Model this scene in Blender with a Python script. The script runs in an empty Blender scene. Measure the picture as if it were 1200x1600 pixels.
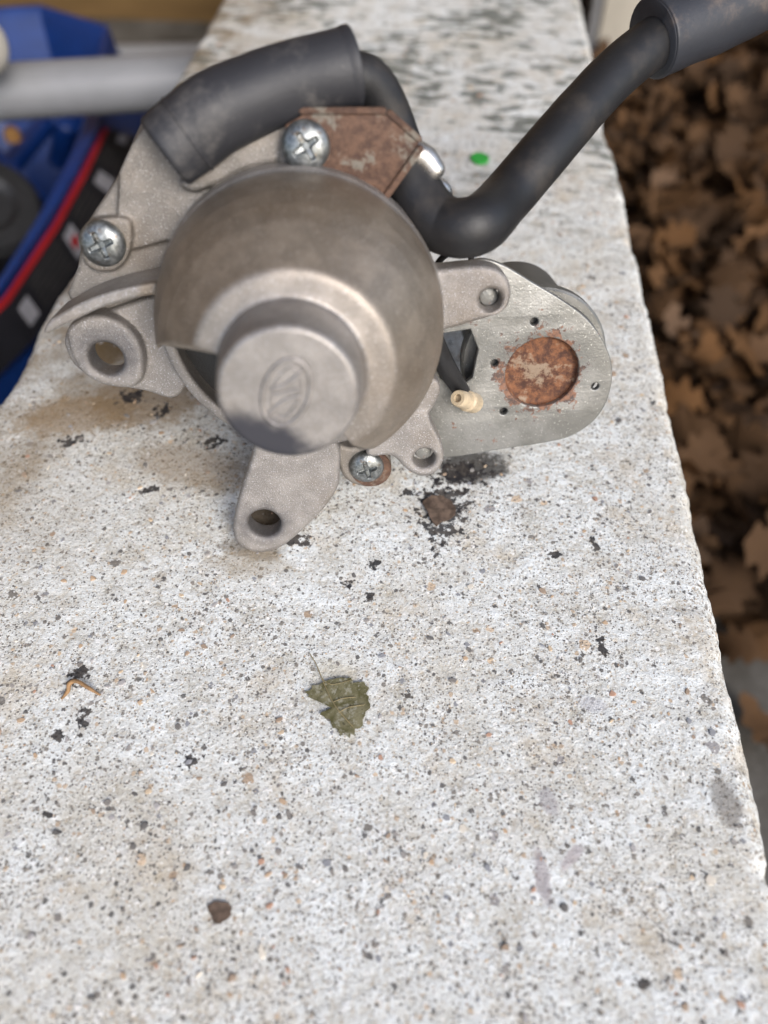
import bpy, bmesh, math, random
import numpy as np
from mathutils import Vector, Matrix, noise

random.seed(7)
SC = bpy.context.scene
COL = SC.collection
rad = math.radians

# ------------------------------------------------------------------ camera
PITCH, HEAD, CAM_H, FPX = rad(51.65), rad(4.4), 0.205, 1200.0
cam_d = bpy.data.cameras.new('camera')
cam = bpy.data.objects.new('camera', cam_d)
COL.objects.link(cam)
cam.location = (0, 0, CAM_H)
cam.rotation_euler = (math.pi / 2 - PITCH, 0, HEAD)
cam_d.sensor_fit = 'VERTICAL'
cam_d.sensor_height = 36
cam_d.sensor_width = 27
cam_d.lens = 27.0
cam_d.clip_start = 0.01
cam_d.clip_end = 300
cam_d.dof.use_dof = True
cam_d.dof.focus_distance = 0.232
cam_d.dof.aperture_fstop = 6.6
SC.camera = cam

# ------------------------------------------------------------------ sky and sun
SUN_EL, SUN_AZ = rad(36), rad(146)          # azimuth clockwise from +Y: behind the camera, to its right
w = bpy.data.worlds.new('World')
SC.world = w
w.use_nodes = True
nt = w.node_tree
sky = nt.nodes.new('ShaderNodeTexSky')
sky.sky_type = 'NISHITA'
sky.sun_disc = False
sky.sun_elevation = SUN_EL
sky.sun_rotation = SUN_AZ
sky.air_density = 1.0
sky.dust_density = 2.4
sky.ozone_density = 1.0
nt.links.new(sky.outputs[0], nt.nodes['Background'].inputs[0])
nt.nodes['Background'].inputs[1].default_value = 0.125
sl = bpy.data.lights.new('sun', 'SUN')
sl.energy = 1.35
sl.angle = rad(24)
sl.color = (1.0, 0.985, 0.965)
so = bpy.data.objects.new('sun', sl)
COL.objects.link(so)
sdir = Vector((math.sin(SUN_AZ) * math.cos(SUN_EL), math.cos(SUN_AZ) * math.cos(SUN_EL), math.sin(SUN_EL)))
so.rotation_euler = sdir.to_track_quat('Z', 'Y').to_euler()
so.location = (0.5, -1, 2)
SC.view_settings.view_transform = 'Standard'
SC.view_settings.look = 'None'
SC.view_settings.exposure = 0.98
SC.view_settings.gamma = 1
SC.cycles.max_bounces = 8
SC.cycles.use_denoising = True

# ------------------------------------------------------------------ surveying helpers: photo point -> place on a real plane
CF = Vector((-math.sin(HEAD) * math.cos(PITCH), math.cos(HEAD) * math.cos(PITCH), -math.sin(PITCH)))
CU = Vector((-math.sin(HEAD) * math.sin(PITCH), math.cos(HEAD) * math.sin(PITCH), math.cos(PITCH)))
CR = CF.cross(CU)
CC = Vector((0, 0, CAM_H))
def ray(x, y): return CF * FPX + CR * (x - 600) + CU * (800 - y)
def hit(x, y, p, n):
    d = ray(x, y)
    return CC + d * ((p - CC).dot(n) / d.dot(n))
def level(x, y, z): return hit(x, y, Vector((0, 0, z)), Vector((0, 0, 1)))
def deep(x, y, d): return CC + ray(x, y) / FPX * d

# the motor's own frame: origin at the centre of its mounting face, local z along the shaft towards its nose
NOSE = 0.050
MP = deep(468, 495, 0.207)
_d = ray(450, 617).normalized()
_q = CC - MP
_b = _q.dot(_d)
_s = -_b - math.sqrt(_b * _b - (_q.dot(_q) - NOSE * NOSE))
MA = ((CC + _d * _s) - MP).normalized()
MX = (CR - MA * CR.dot(MA)).normalized()
MY = MA.cross(MX)
MOT = Matrix(((MX.x, MY.x, MA.x, MP.x), (MX.y, MY.y, MA.y, MP.y), (MX.z, MY.z, MA.z, MP.z), (0, 0, 0, 1)))
MOTI = MOT.inverted()
def mp(x, y, k=0.0):
    """photo point to motor frame on the plane local z = k (metres)"""
    return MOTI @ hit(x, y, MP + MA * k, MA)
def mps(pts, k): return [mp(x, y, k).to_2d() for x, y in pts]

# ------------------------------------------------------------------ node helpers
class G:
    def __init__(s, name):
        s.m = bpy.data.materials.new(name)
        s.m.use_nodes = True
        s.t = s.m.node_tree
        s.b = s.t.nodes['Principled BSDF']
        s.co = s.n('ShaderNodeTexCoord').outputs['Object']
    def n(s, kind, **kw):
        nd = s.t.nodes.new(kind)
        for k, v in kw.items(): setattr(nd, k, v)
        return nd
    def put(s, sock, v):
        if hasattr(v, 'is_linked') or isinstance(v, bpy.types.NodeSocket): s.t.links.new(v, sock)
        elif isinstance(v, (tuple, list)):
            sock.default_value = (*v, 1.0) if len(v) == 3 and len(sock.default_value) == 4 else v
        else: sock.default_value = v
    def math(s, op, a, b=0.0, c=0.0, clamp=False):
        nd = s.n('ShaderNodeMath', operation=op, use_clamp=clamp)
        for i, v in enumerate((a, b, c)): s.put(nd.inputs[i], v)
        return nd.outputs[0]
    def vmath(s, op, a, b=(0, 0, 0), scale=1.0):
        nd = s.n('ShaderNodeVectorMath', operation=op)
        s.put(nd.inputs[0], a)
        if op == 'SCALE': nd.inputs['Scale'].default_value = scale
        elif len(nd.inputs) > 1 and op != 'LENGTH': s.put(nd.inputs[1], b)
        return nd.outputs['Value'] if op in ('LENGTH', 'DISTANCE') else nd.outputs[0]
    def mapping(s, v, loc=(0, 0, 0), rot=(0, 0, 0), scale=(1, 1, 1)):
        nd = s.n('ShaderNodeMapping')
        s.put(nd.inputs[0], v); s.put(nd.inputs[1], loc); s.put(nd.inputs[2], rot); s.put(nd.inputs[3], scale)
        return nd.outputs[0]
    def noise(s, scale, detail=4, rough=.55, dist=0.0, v=None, out=0):
        nd = s.n('ShaderNodeTexNoise')
        s.put(nd.inputs['Vector'], s.co if v is None else v)
        nd.inputs['Scale'].default_value = scale; nd.inputs['Detail'].default_value = detail
        nd.inputs['Roughness'].default_value = rough; nd.inputs['Distortion'].default_value = dist
        return nd.outputs[out]
    def voro(s, scale, v=None, feature='F1', rnd=1.0):
        nd = s.n('ShaderNodeTexVoronoi', feature=feature)
        s.put(nd.inputs['Vector'], s.co if v is None else v)
        nd.inputs['Scale'].default_value = scale; nd.inputs['Randomness'].default_value = rnd
        return nd
    def ramp(s, f, stops, interp='LINEAR'):
        nd = s.n('ShaderNodeValToRGB')
        s.put(nd.inputs[0], f)
        r = nd.color_ramp; r.interpolation = interp
        while len(r.elements) < len(stops): r.elements.new(.5)
        for e, (p, c) in zip(r.elements, stops):
            e.position = p
            e.color = (c, c, c, 1) if isinstance(c, (int, float)) else (*c, 1)
        return nd.outputs[0]
    def step(s, f, a, b):
        nd = s.n('ShaderNodeMapRange', interpolation_type='SMOOTHSTEP')
        s.put(nd.inputs[0], f); nd.inputs[1].default_value = a; nd.inputs[2].default_value = b
        return nd.outputs[0]
    def mix(s, f, a, b, mode='MIX'):
        nd = s.n('ShaderNodeMix', data_type='RGBA', blend_type=mode)
        s.put(nd.inputs[0], f); s.put(nd.inputs[6], a); s.put(nd.inputs[7], b)
        return nd.outputs[2]
    def sep(s, v):
        nd = s.n('ShaderNodeSeparateXYZ'); s.put(nd.inputs[0], v); return nd.outputs
    def rgb(s, v):
        nd = s.n('ShaderNodeSeparateColor'); s.put(nd.inputs[0], v); return nd.outputs
    def bump(s, h, dist, strength=1.0, nrm=None):
        nd = s.n('ShaderNodeBump')
        nd.inputs['Strength'].default_value = strength; nd.inputs['Distance'].default_value = dist
        s.put(nd.inputs['Height'], h)
        if nrm is not None: s.put(nd.inputs['Normal'], nrm)
        return nd.outputs[0]
    def done(s, color=None, rough=.5, metal=0.0, normal=None, spec=None, **kw):
        if color is not None: s.put(s.b.inputs['Base Color'], color)
        s.put(s.b.inputs['Roughness'], rough); s.put(s.b.inputs['Metallic'], metal)
        if normal is not None: s.put(s.b.inputs['Normal'], normal)
        if spec is not None: s.put(s.b.inputs['Specular IOR Level'], spec)
        for k, v in kw.items(): s.put(s.b.inputs[k.replace('_', ' ')], v)
        return s.m
    def blob(s, c, r, rot=0.0, soft=.5, wob=None):
        """soft elliptical spot mask round a point c=(x,y) with radii r=(rx,ry)"""
        v = s.mapping(s.co, scale=(1, 1, 0))
        v = s.vmath('SUBTRACT', v, (c[0], c[1], 0))
        v = s.mapping(v, rot=(0, 0, -rot))
        v = s.vmath('MULTIPLY', v, (1 / r[0], 1 / r[1], 0))
        l = s.vmath('LENGTH', v)
        if wob is not None: l = s.math('ADD', l, wob)
        return s.step(l, 1.0 + soft * .5, 1.0 - soft * .5)

# ------------------------------------------------------------------ materials
def mat_stone():
    g = G('weathered_concrete')
    wob = g.noise(420, 2, .6, out=1)
    wv = g.vmath('ADD', g.co, g.vmath('SCALE', g.vmath('SUBTRACT', wob, (.5, .5, .5)), scale=.0030))
    wob2 = g.noise(1300, 2, .6, out=1)
    wv2 = g.vmath('ADD', g.co, g.vmath('SCALE', g.vmath('SUBTRACT', wob2, (.5, .5, .5)), scale=.0011))
    big = g.noise(14, 5, .6)
    mid = g.noise(90, 5, .65)
    fine = g.noise(900, 4, .7)
    c = g.ramp(mid, [(.30, (.42, .40, .345)), (.44, (.57, .572, .545)), (.62, (.71, .738, .738))])
    c = g.mix(g.math('MULTIPLY', g.step(fine, .40, .72), .55), c, (.80, .828, .825))
    c = g.mix(g.math('MULTIPLY', g.step(fine, .46, .33), .60), c, (.30, .255, .20))
    grit = g.noise(430, 5, .75)
    c = g.mix(g.math('MULTIPLY', g.step(grit, .48, .38), .50), c, (.42, .355, .27))
    c = g.mix(g.math('MULTIPLY', g.step(grit, .54, .66), .55), c, (.86, .87, .885))
    c = g.mix(g.math('MULTIPLY', g.step(big, .47, .66), .42), c, (.48, .43, .34))
    c = g.mix(g.math('MULTIPLY', g.step(g.noise(38, 4, .7), .52, .66), .38), c, (.47, .38, .26))
    hgt = g.math('ADD', g.math('MULTIPLY', fine, .6), g.math('MULTIPLY', grit, .55))
    # aggregate, three sizes; each cell of a Voronoi pattern may hold one grain
    wide = g.step(g.noise(33, 4, .65), .38, .64)
    for sc, share, lo, hi, soft, vec, metric, stops in (
        (215, .04, .18, .44, .07, wv, 'EUCLIDEAN', [(0, (.13, .12, .11)), (.12, (.36, .25, .16)), (.3, (.55, .38, .23)), (.45, (.34, .32, .30)), (.6, (.72, .66, .56)), (.75, (.60, .45, .31)), (.9, (.27, .26, .27))]),
        (380, .22, .16, .44, .10, wv2, 'MANHATTAN', [(0, (.05, .05, .055)), (.2, (.12, .11, .105)), (.36, (.38, .25, .16)), (.5, (.58, .43, .28)), (.66, (.28, .25, .22)), (.8, (.80, .78, .74)), (.93, (.20, .21, .24))]),
        (620, .42, .18, .46, .12, wv2, 'EUCLIDEAN', [(0, (.05, .05, .055)), (.07, (.16, .145, .13)), (.45, (.37, .27, .18)), (.62, (.24, .23, .22)), (.78, (.82, .81, .79)), (.92, (.50, .38, .27))]),
        (950, .52, .2, .5, .16, wv2, 'MANHATTAN', [(0, (.07, .068, .065)), (.06, (.24, .20, .16)), (.55, (.45, .36, .27)), (.75, (.15, .14, .14)), (.88, (.80, .80, .79))]),
        (1500, .48, .2, .5, .2, g.co, 'EUCLIDEAN', [(0, (.10, .09, .08)), (.4, (.26, .22, .18)), (.7, (.46, .38, .29)), (.88, (.80, .80, .79))])):
        vo = g.voro(sc, vec)
        vo.distance = metric
        ch = g.rgb(vo.outputs['Color'])
        pick = g.math('LESS_THAN', ch[0], g.math('MULTIPLY', g.math('MULTIPLY_ADD', wide, .8, .55), share))
        rcell = g.math('MULTIPLY_ADD', ch[1], hi - lo, lo)
        inside = g.step(g.math('SUBTRACT', rcell, vo.outputs['Distance']), -soft * .5, soft * .5)
        m = g.math('MULTIPLY', pick, inside)
        gc = g.ramp(ch[2], stops, 'CONSTANT')
        gc = g.mix(g.math('MULTIPLY', fine, .25), gc, (.5, .46, .4))
        c = g.mix(g.math('MULTIPLY', m, .92), c, gc)
        hgt = g.math('ADD', hgt, g.math('MULTIPLY', m, g.math('MULTIPLY_ADD', ch[1], .5, -.28)))
    # green-black growth in streaks across the far end
    xyz = g.sep(g.co)
    far = g.step(xyz[1], .27, .46)
    st = g.noise(1, 5, .62, v=g.mapping(g.co, rot=(0, 0, rad(4)), scale=(60, 140, 60)))
    patch = g.noise(13, 2, .5)
    gm = g.math('MULTIPLY', far, g.step(g.math('ADD', st, g.math('MULTIPLY', patch, .55)), .79, .87))
    c = g.mix(g.math('MULTIPLY', gm, .85), c, (.085, .095, .08))
    # brown dirt on the worn left edge, with the motor's shade painted into it
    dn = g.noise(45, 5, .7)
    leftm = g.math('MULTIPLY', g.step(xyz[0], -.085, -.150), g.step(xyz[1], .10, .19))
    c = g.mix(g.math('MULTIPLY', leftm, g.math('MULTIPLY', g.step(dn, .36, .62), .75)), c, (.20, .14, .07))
    # greyish smears; brown ones beside and under the motor also paint its shade
    sn = g.noise(260, 4, .7)
    for (px, py, rx, ry, rot, col, k) in (
        (848, 1372, 12, 42, .15, (.33, .29, .30), .75), (895, 1338, 9, 26, -.7, (.38, .33, .34), .7), (858, 1255, 13, 22, .4, (.33, .31, .32), .7),
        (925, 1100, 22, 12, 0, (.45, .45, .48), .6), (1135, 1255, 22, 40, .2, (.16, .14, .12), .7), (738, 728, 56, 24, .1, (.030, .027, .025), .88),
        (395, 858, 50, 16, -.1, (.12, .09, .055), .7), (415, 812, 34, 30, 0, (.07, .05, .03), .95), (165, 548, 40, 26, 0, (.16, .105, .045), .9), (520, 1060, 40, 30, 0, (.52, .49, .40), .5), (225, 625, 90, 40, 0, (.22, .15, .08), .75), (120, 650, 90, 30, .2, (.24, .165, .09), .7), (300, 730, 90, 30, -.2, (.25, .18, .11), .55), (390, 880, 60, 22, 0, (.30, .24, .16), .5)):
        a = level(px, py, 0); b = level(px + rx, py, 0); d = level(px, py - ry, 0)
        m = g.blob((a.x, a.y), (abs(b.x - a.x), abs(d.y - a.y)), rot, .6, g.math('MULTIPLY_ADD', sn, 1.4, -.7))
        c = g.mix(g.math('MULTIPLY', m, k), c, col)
    # black tar spots with ragged edges
    tn = g.noise(400, 3, .55)
    tn2 = g.noise(300, 4, .62)
    for (px, py, rx, ry, rot) in (
        (692, 800, 42, 50, -.1), (715, 742, 50, 24, .2), (585, 882, 14, 9, .4), (545, 912, 12, 8, 0), (575, 935, 14, 8, .6), (120, 1055, 22, 20, .3), (130, 1125, 13, 28, .2),
        (75, 1275, 14, 9, 0), (90, 1150, 22, 12, -.5), (205, 620, 26, 16, .5), (255, 640, 20, 14, 0), (110, 690, 25, 10, .4), (235, 765, 16, 9, .2),
        (300, 1190, 22, 12, .4), (640, 770, 20, 9, 0), (868, 868, 14, 8, -.4), (930, 850, 10, 16, .2), (940, 1010, 10, 30, .2), (1000, 1535, 18, 14, .3),
        (345, 1425, 16, 16, .2), (460, 842, 30, 12, 0), (330, 690, 24, 12, .2), (640, 1085, 12, 10, 0)):
        if rx < 30: rx, ry = rx * .8, ry * .8
        a = level(px, py, 0); b = level(px + rx, py, 0); d = level(px, py - ry, 0)
        m = g.blob((a.x, a.y), (abs(b.x - a.x), abs(d.y - a.y)), rot, .30, g.math('MULTIPLY_ADD', tn2, 4.6, -2.05) if rx > 30 else g.math('MULTIPLY_ADD', tn, 4.4, -1.95))
        c = g.mix(g.math('MULTIPLY', m, .94), c, g.mix(g.step(sn, .42, .62), (.016, .015, .018), (.065, .055, .048)))
    n = g.bump(hgt, .0006, 1.0)
    n = g.bump(g.noise(180, 4, .6), .0012, .6, n)
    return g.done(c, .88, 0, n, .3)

def mat_cast(name='cast_aluminium', base=(.255, .228, .198), smooth_front=True):
    g = G(name)
    xyz = g.sep(g.co)
    grain = g.noise(2100, 3, .75)
    mid = g.noise(160, 5, .6)
    big = g.noise(32, 4, .6)
    c = g.mix(g.step(mid, .38, .66), tuple(v * .84 for v in base), tuple(v * 1.1 for v in base))
    c = g.mix(g.math('MULTIPLY', g.step(big, .46, .66), .5), c, (.185, .145, .105))
    c = g.mix(g.math('MULTIPLY', g.step(grain, .56, .70), .75), c, (.56, .55, .54))
    c = g.mix(g.math('MULTIPLY', g.step(g.noise(620, 2, .6), .70, .78), .7), c, (.10, .085, .07))
    r = g.math('MULTIPLY_ADD', mid, .14, .39)
    if smooth_front:
        # the dome is tinted browner, the lugs and the nose lighter and cooler
        rr_ = g.vmath('LENGTH', g.mapping(g.co, scale=(1, 1, 0)))
        dome = g.math('MULTIPLY', g.math('MULTIPLY', g.step(xyz[2], .002, .006), g.step(xyz[2], .0372, .0345)), g.step(rr_, .0425, .0395))
        c = g.mix(dome, g.mix(1.0, c, (1.13, 1.17, 1.26), 'MULTIPLY'), g.mix(1.0, c, (.95, .89, .82), 'MULTIPLY'))
        # scuffed dark grease at the foot of the nose and round the hole of the lower ear
        gn = g.noise(170, 4, .6)
        for (px, py, k, rx, ry, rot, s_, zlo) in ((404, 690, .05, .0135, .0056, -.36, 1.0, .045), (413, 818, 0, .0075, .0065, .3, .55, -.01), (165, 560, 0, .0088, .0078, 0, .5, -.02), (655, 590, .01, .004, .006, 0, .4, -.02)):
            a = mp(px, py, k)
            m = g.blob((a.x, a.y), (rx, ry), rot, .9, g.math('MULTIPLY_ADD', gn, 1.2, -.6))
            if zlo > 0: m = g.math('MULTIPLY', m, g.math('GREATER_THAN', xyz[2], zlo))
            else: m = g.math('MULTIPLY', m, g.math('LESS_THAN', xyz[2], .012))
            c = g.mix(g.math('MULTIPLY', m, s_), c, (.050, .050, .060))
        amp = g.math('MULTIPLY_ADD', g.step(xyz[2], .0035, .009), -.80, 1.0)
        hgt = g.math('MULTIPLY', grain, amp)
    else: hgt = grain
    n = g.bump(hgt, .00028, 1.0)
    n = g.bump(mid, .0007, .25, n)
    return g.done(c, r, .58, n)

def mat_zinc():
    g = G('zinc_screw')
    n1 = g.noise(600, 4, .7)
    c = g.mix(g.step(n1, .42, .62), (.17, .18, .18), (.31, .325, .325))
    c = g.mix(g.math('MULTIPLY', g.step(g.noise(420, 3, .6), .60, .70), .7), c, (.16, .11, .07))
    return g.done(c, g.math('MULTIPLY_ADD', n1, .25, .24), .85, g.bump(n1, .0002, .5))

def mat_plate():
    g = G('passivated_steel')
    sp = g.noise(240, 5, .7)
    c = g.mix(g.step(g.noise(60, 4, .6), .38, .62), (.185, .184, .172), (.26, .258, .246))
    c = g.mix(g.math('MULTIPLY', g.step(g.noise(1500, 2, .6), .62, .72), .5), c, (.62, .62, .58))
    ctr = mp(847, 583, -.019)
    near = g.vmath('DISTANCE', g.mapping(g.co, scale=(1, 1, 0)), (ctr.x, ctr.y, 0))
    band = g.step(near, .0185, .0100)
    rust = g.step(g.math('ADD', sp, g.math('MULTIPLY', band, .24)), .62, .70)
    rc = g.mix(g.step(g.noise(500, 4, .7), .38, .62), (.045, .018, .011), (.21, .085, .038))
    c = g.mix(g.math('MULTIPLY', rust, .85), c, rc)
    met = g.math('MULTIPLY_ADD', rust, -.62, .62)
    ro = g.math('MULTIPLY_ADD', rust, .35, .45)
    return g.done(c, ro, met, g.bump(g.math('ADD', sp, g.math('MULTIPLY', g.noise(1300, 3, .7), .6)), .0003, .6))

def mat_rust(name, lo, hi, bare, amount, rad_=0.0):
    g = G(name)
    a = g.noise(330, 6, .72); b = g.noise(110, 4, .6)
    rc = g.mix(g.step(a, .36, .64), lo, hi)
    tot = g.math('ADD', g.math('MULTIPLY', a, .6), g.math('MULTIPLY', b, .6))
    if rad_: tot = g.math('ADD', tot, g.math('MULTIPLY', g.step(g.vmath('LENGTH', g.co), rad_, rad_ * .1), .075))
    f = g.step(tot, amount, amount + .10)
    c = g.mix(f, rc, bare)
    c = g.mix(g.math('MULTIPLY', g.step(g.noise(900, 3, .6), .6, .7), .6), c, (.06, .03, .025))
    return g.done(c, .72, g.math('MULTIPLY_ADD', f, .5, .1), g.bump(a, .0006, .7))

def mat_rubber(name, col, dust, r=.5, amt=.5):
    g = G(name)
    d = g.noise(55, 6, .7); f = g.noise(900, 4, .7)
    c = g.mix(g.math('MULTIPLY', g.step(d, .50, .72), amt), col, dust)
    c = g.mix(g.math('MULTIPLY', g.step(f, .62, .74), .35), c, dust)
    return g.done(c, g.math('MULTIPLY_ADD', d, .2, r - .1), 0, g.bump(f, .00015, .6), .45)

def mat_plain(name, col, r=.5, metal=0.0, vary=.15, sc=40, spec=.5):
    g = G(name)
    f = g.noise(sc, 5, .6)
    c = g.mix(g.step(f, .3, .7), tuple(v * (1 - vary) for v in col), tuple(min(1, v * (1 + vary)) for v in col))
    return g.done(c, g.math('MULTIPLY_ADD', f, .1, r - .05), metal, g.bump(g.noise(sc * 8, 3, .6), .0006, .25), spec)

def mat_leaf_litter():
    g = G('dead_leaf_brown')
    oi = g.n('ShaderNodeObjectInfo').outputs['Random']
    at = g.n('ShaderNodeAttribute', attribute_name='tone')
    f = g.math('FRACT', g.math('ADD', at.outputs['Fac'], oi))
    c = g.ramp(f, [(0, (.028, .018, .011)), (.35, (.056, .031, .015)), (.6, (.088, .047, .021)), (.85, (.118, .056, .019)), (1, (.112, .070, .043))])
    c = g.mix(g.math('MULTIPLY', g.noise(120, 4, .6), .5), c, (.05, .03, .02))
    return g.done(c, .85, 0, g.bump(g.noise(220, 3, .6), .001, .5), .12)

def mat_flat_leaf():
    g = G('olive_leaf')
    a = g.noise(240, 5, .7)
    c = g.mix(g.step(a, .35, .65), (.080, .074, .030), (.19, .175, .105))
    c = g.mix(g.math('MULTIPLY', g.step(g.noise(650, 3, .7), .52, .64), .7), c, (.31, .30, .24))
    c = g.mix(g.math('MULTIPLY', g.step(g.noise(480, 3, .6), .63, .70), .8), c, (.05, .045, .025))
    return g.done(c, .6, 0, g.bump(a, .0004, .6), .3)

def mat_ground():
    g = G('damp_paving')
    a = g.noise(9, 6, .65); b = g.noise(160, 4, .7)
    c = g.mix(g.step(a, .35, .65), (.055, .050, .042), (.115, .108, .098))
    c = g.mix(g.math('MULTIPLY', g.step(b, .55, .7), .6), c, (.17, .16, .15))
    return g.done(c, .85, 0, g.bump(b, .002, .6), .3)

def mat_board():
    g = G('brown_board')
    v = g.mapping(g.co, scale=(3, 3, 40))
    a = g.noise(1.5, 5, .6, v=v)
    c = g.mix(g.step(a, .3, .7), (.135, .083, .034), (.20, .125, .052))
    return g.done(c, .62, 0, g.bump(a, .001, .3), .3)

def mat_grain():
    g = G('aggregate_grain')
    at = g.n('ShaderNodeAttribute', attribute_name='tone').outputs['Fac']
    c = g.ramp(at, [(0, (.030, .030, .034)), (.13, (.075, .070, .068)), (.22, (.15, .135, .125)), (.34, (.30, .20, .125)), (.44, (.46, .30, .17)), (.54, (.25, .235, .225)), (.64, (.56, .42, .27)), (.72, (.36, .345, .35)), (.80, (.42, .215, .13)), (.86, (.70, .64, .54)), (.93, (.20, .215, .25))], 'CONSTANT')
    c = g.mix(g.math('MULTIPLY', g.noise(900, 4, .7), .45), c, (.50, .47, .43))
    return g.done(c, .6, 0, g.bump(g.noise(1500, 3, .6), .0003, .5), .4)

M = {}
M['grain'] = mat_grain()
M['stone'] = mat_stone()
M['cast'] = mat_cast()
M['case'] = mat_cast('cast_gear_case', (.250, .226, .200), False)
M['zinc'] = mat_zinc()
M['plate'] = mat_plate()
M['rustdisc'] = mat_rust('rust_red', (.055, .020, .011), (.205, .082, .034), (.29, .22, .16), .635, .0105)
M['bracket'] = mat_rust('rusted_bracket_steel', (.060, .030, .019), (.130, .070, .043), (.20, .18, .15), .64)
M['boot'] = mat_rubber('dusty_boot_rubber', (.024, .0245, .029), (.13, .122, .115), .55, .62)
M['cable'] = mat_rubber('black_cable_rubber', (.013, .013, .0145), (.050, .042, .035), .50, .55)
M['sleeve'] = mat_rubber('grey_sleeve_rubber', (.028, .030, .037), (.12, .092, .075), .5, .95)
M['dark'] = mat_plain('dark_steel', (.05, .048, .045), .45, .6, .3, 200)
M['steel'] = mat_plain('bright_steel', (.55, .53, .50), .28, .9, .15, 300)
M['yoke'] = mat_plain('yoke_grey_steel', (.12, .115, .105), .5, .5, .25, 90)
M['plastic'] = mat_plain('tan_nylon', (.46, .37, .25), .35, 0, .15, 300)
M['black'] = mat_plain('black_plastic', (.012, .012, .013), .45, 0, .2, 200)
M['blue'] = mat_plain('blue_plastic', (.004, .027, .14), .38, 0, .12, 60)
M['red'] = mat_plain('red_print', (.33, .014, .018), .45, 0, .08, 60)
M['label'] = mat_plain('black_label_print', (.013, .013, .017), .42, 0, .1, 60)
M['white'] = mat_plain('white_label_print', (.30, .30, .33), .5, 0, .1, 120)
M['greytube'] = mat_plain('grey_painted_tube', (.20, .203, .212), .42, 0, .06, 30)
M['paint'] = mat_plain('cream_paint', (.42, .39, .335), .5, 0, .06, 30)
M['leaf'] = mat_leaf_litter()
M['olive'] = mat_flat_leaf()
M['bark'] = mat_plain('dark_leaf_scrap', (.10, .070, .052), .75, 0, .4, 500, .3)
M['vein'] = mat_plain('leaf_stalk', (.25, .20, .10), .6, 0, .2, 300)
M['straw'] = mat_plain('orange_straw', (.50, .25, .07), .6, 0, .2, 300)
M['dry'] = mat_plain('dry_straw', (.25, .145, .065), .7, 0, .3, 400)
M['green'] = mat_plain('green_plastic', (.03, .34, .05), .45, 0, .05, 100)
M['ground'] = mat_ground()
M['board'] = mat_board()
M['core'] = mat_plain('wall_core_mortar', (.28, .25, .21), .9, 0, .3, 60, .3)

# ------------------------------------------------------------------ object helpers
def tag(o, label=None, cat=None, group=None, kind=None):
    if label: o['label'] = label
    if cat: o['category'] = cat
    if group: o['group'] = group
    if kind: o['kind'] = kind
    return o
def link(name, me, mat, parent=None, smooth=35):
    me.materials.clear(); me.materials.append(mat)
    if smooth is not None:
        me.polygons.foreach_set('use_smooth', [True] * len(me.polygons))
        if smooth < 180: me.set_sharp_from_angle(angle=rad(smooth))
    o = bpy.data.objects.new(name, me)
    COL.objects.link(o)
    if parent is not None: o.parent = parent
    return o
def from_bm(bm, nm='m'):
    bmesh.ops.recalc_face_normals(bm, faces=bm.faces)
    me = bpy.data.meshes.new(nm); bm.to_mesh(me); bm.free(); return me
def pydata(v, f, nm='m'):
    me = bpy.data.meshes.new(nm); me.from_pydata([tuple(p) for p in v], [], f)
    bm = bmesh.new(); bm.from_mesh(me); bmesh.ops.recalc_face_normals(bm, faces=bm.faces); bm.to_mesh(me); bm.free()
    return me
def thing(name, mw, label, cat, group=None):
    o = bpy.data.objects.new(name, None); COL.objects.link(o); o.matrix_world = mw; o.empty_display_size = .01
    return tag(o, label, cat, group)
def evaluated(o):
    dg = bpy.context.evaluated_depsgraph_get()
    me = bpy.data.meshes.new_from_object(o.evaluated_get(dg), preserve_all_data_layers=False, depsgraph=dg)
    return me
def smooth_loop(pts, n=6):
    out = []; k = len(pts)
    for i in range(k):
        p0, p1, p2, p3 = (Vector(pts[(i + j) % k]) for j in (-1, 0, 1, 2))
        for s in range(n):
            t = s / n
            out.append(.5 * ((2 * p1) + (p2 - p0) * t + (2 * p0 - 5 * p1 + 4 * p2 - p3) * t * t + (3 * p1 - p0 - 3 * p2 + p3) * t ** 3))
    return out
def circle2(c, r, n=40, ry=None): return [Vector((c[0] + r * math.cos(2 * math.pi * i / n), c[1] + (ry or r) * math.sin(2 * math.pi * i / n))) for i in range(n)]
def slab(loops, zfront, thick, bevel=.0006, res=3):
    """closed plate mesh: outer outline then holes, front face at local z = zfront, rounded edges"""
    cu = bpy.data.curves.new('c', 'CURVE'); cu.dimensions = '2D'; cu.fill_mode = 'BOTH'
    cu.extrude = max(thick / 2 - bevel, 1e-5); cu.bevel_depth = bevel; cu.bevel_resolution = res; cu.offset = -bevel
    for lp in loops:
        sp = cu.splines.new('POLY'); sp.points.add(len(lp) - 1); sp.use_cyclic_u = True
        for q, p in zip(sp.points, lp): q.co = (p[0], p[1], 0, 1)
    o = bpy.data.objects.new('c', cu); COL.objects.link(o)
    me = evaluated(o); bpy.data.objects.remove(o); bpy.data.curves.remove(cu)
    me.transform(Matrix.Translation((0, 0, zfront - thick / 2)))
    bm = bmesh.new(); bm.from_mesh(me); bmesh.ops.remove_doubles(bm, verts=bm.verts, dist=1e-6); bmesh.ops.recalc_face_normals(bm, faces=bm.faces); bm.to_mesh(me); bm.free()
    return me
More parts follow.
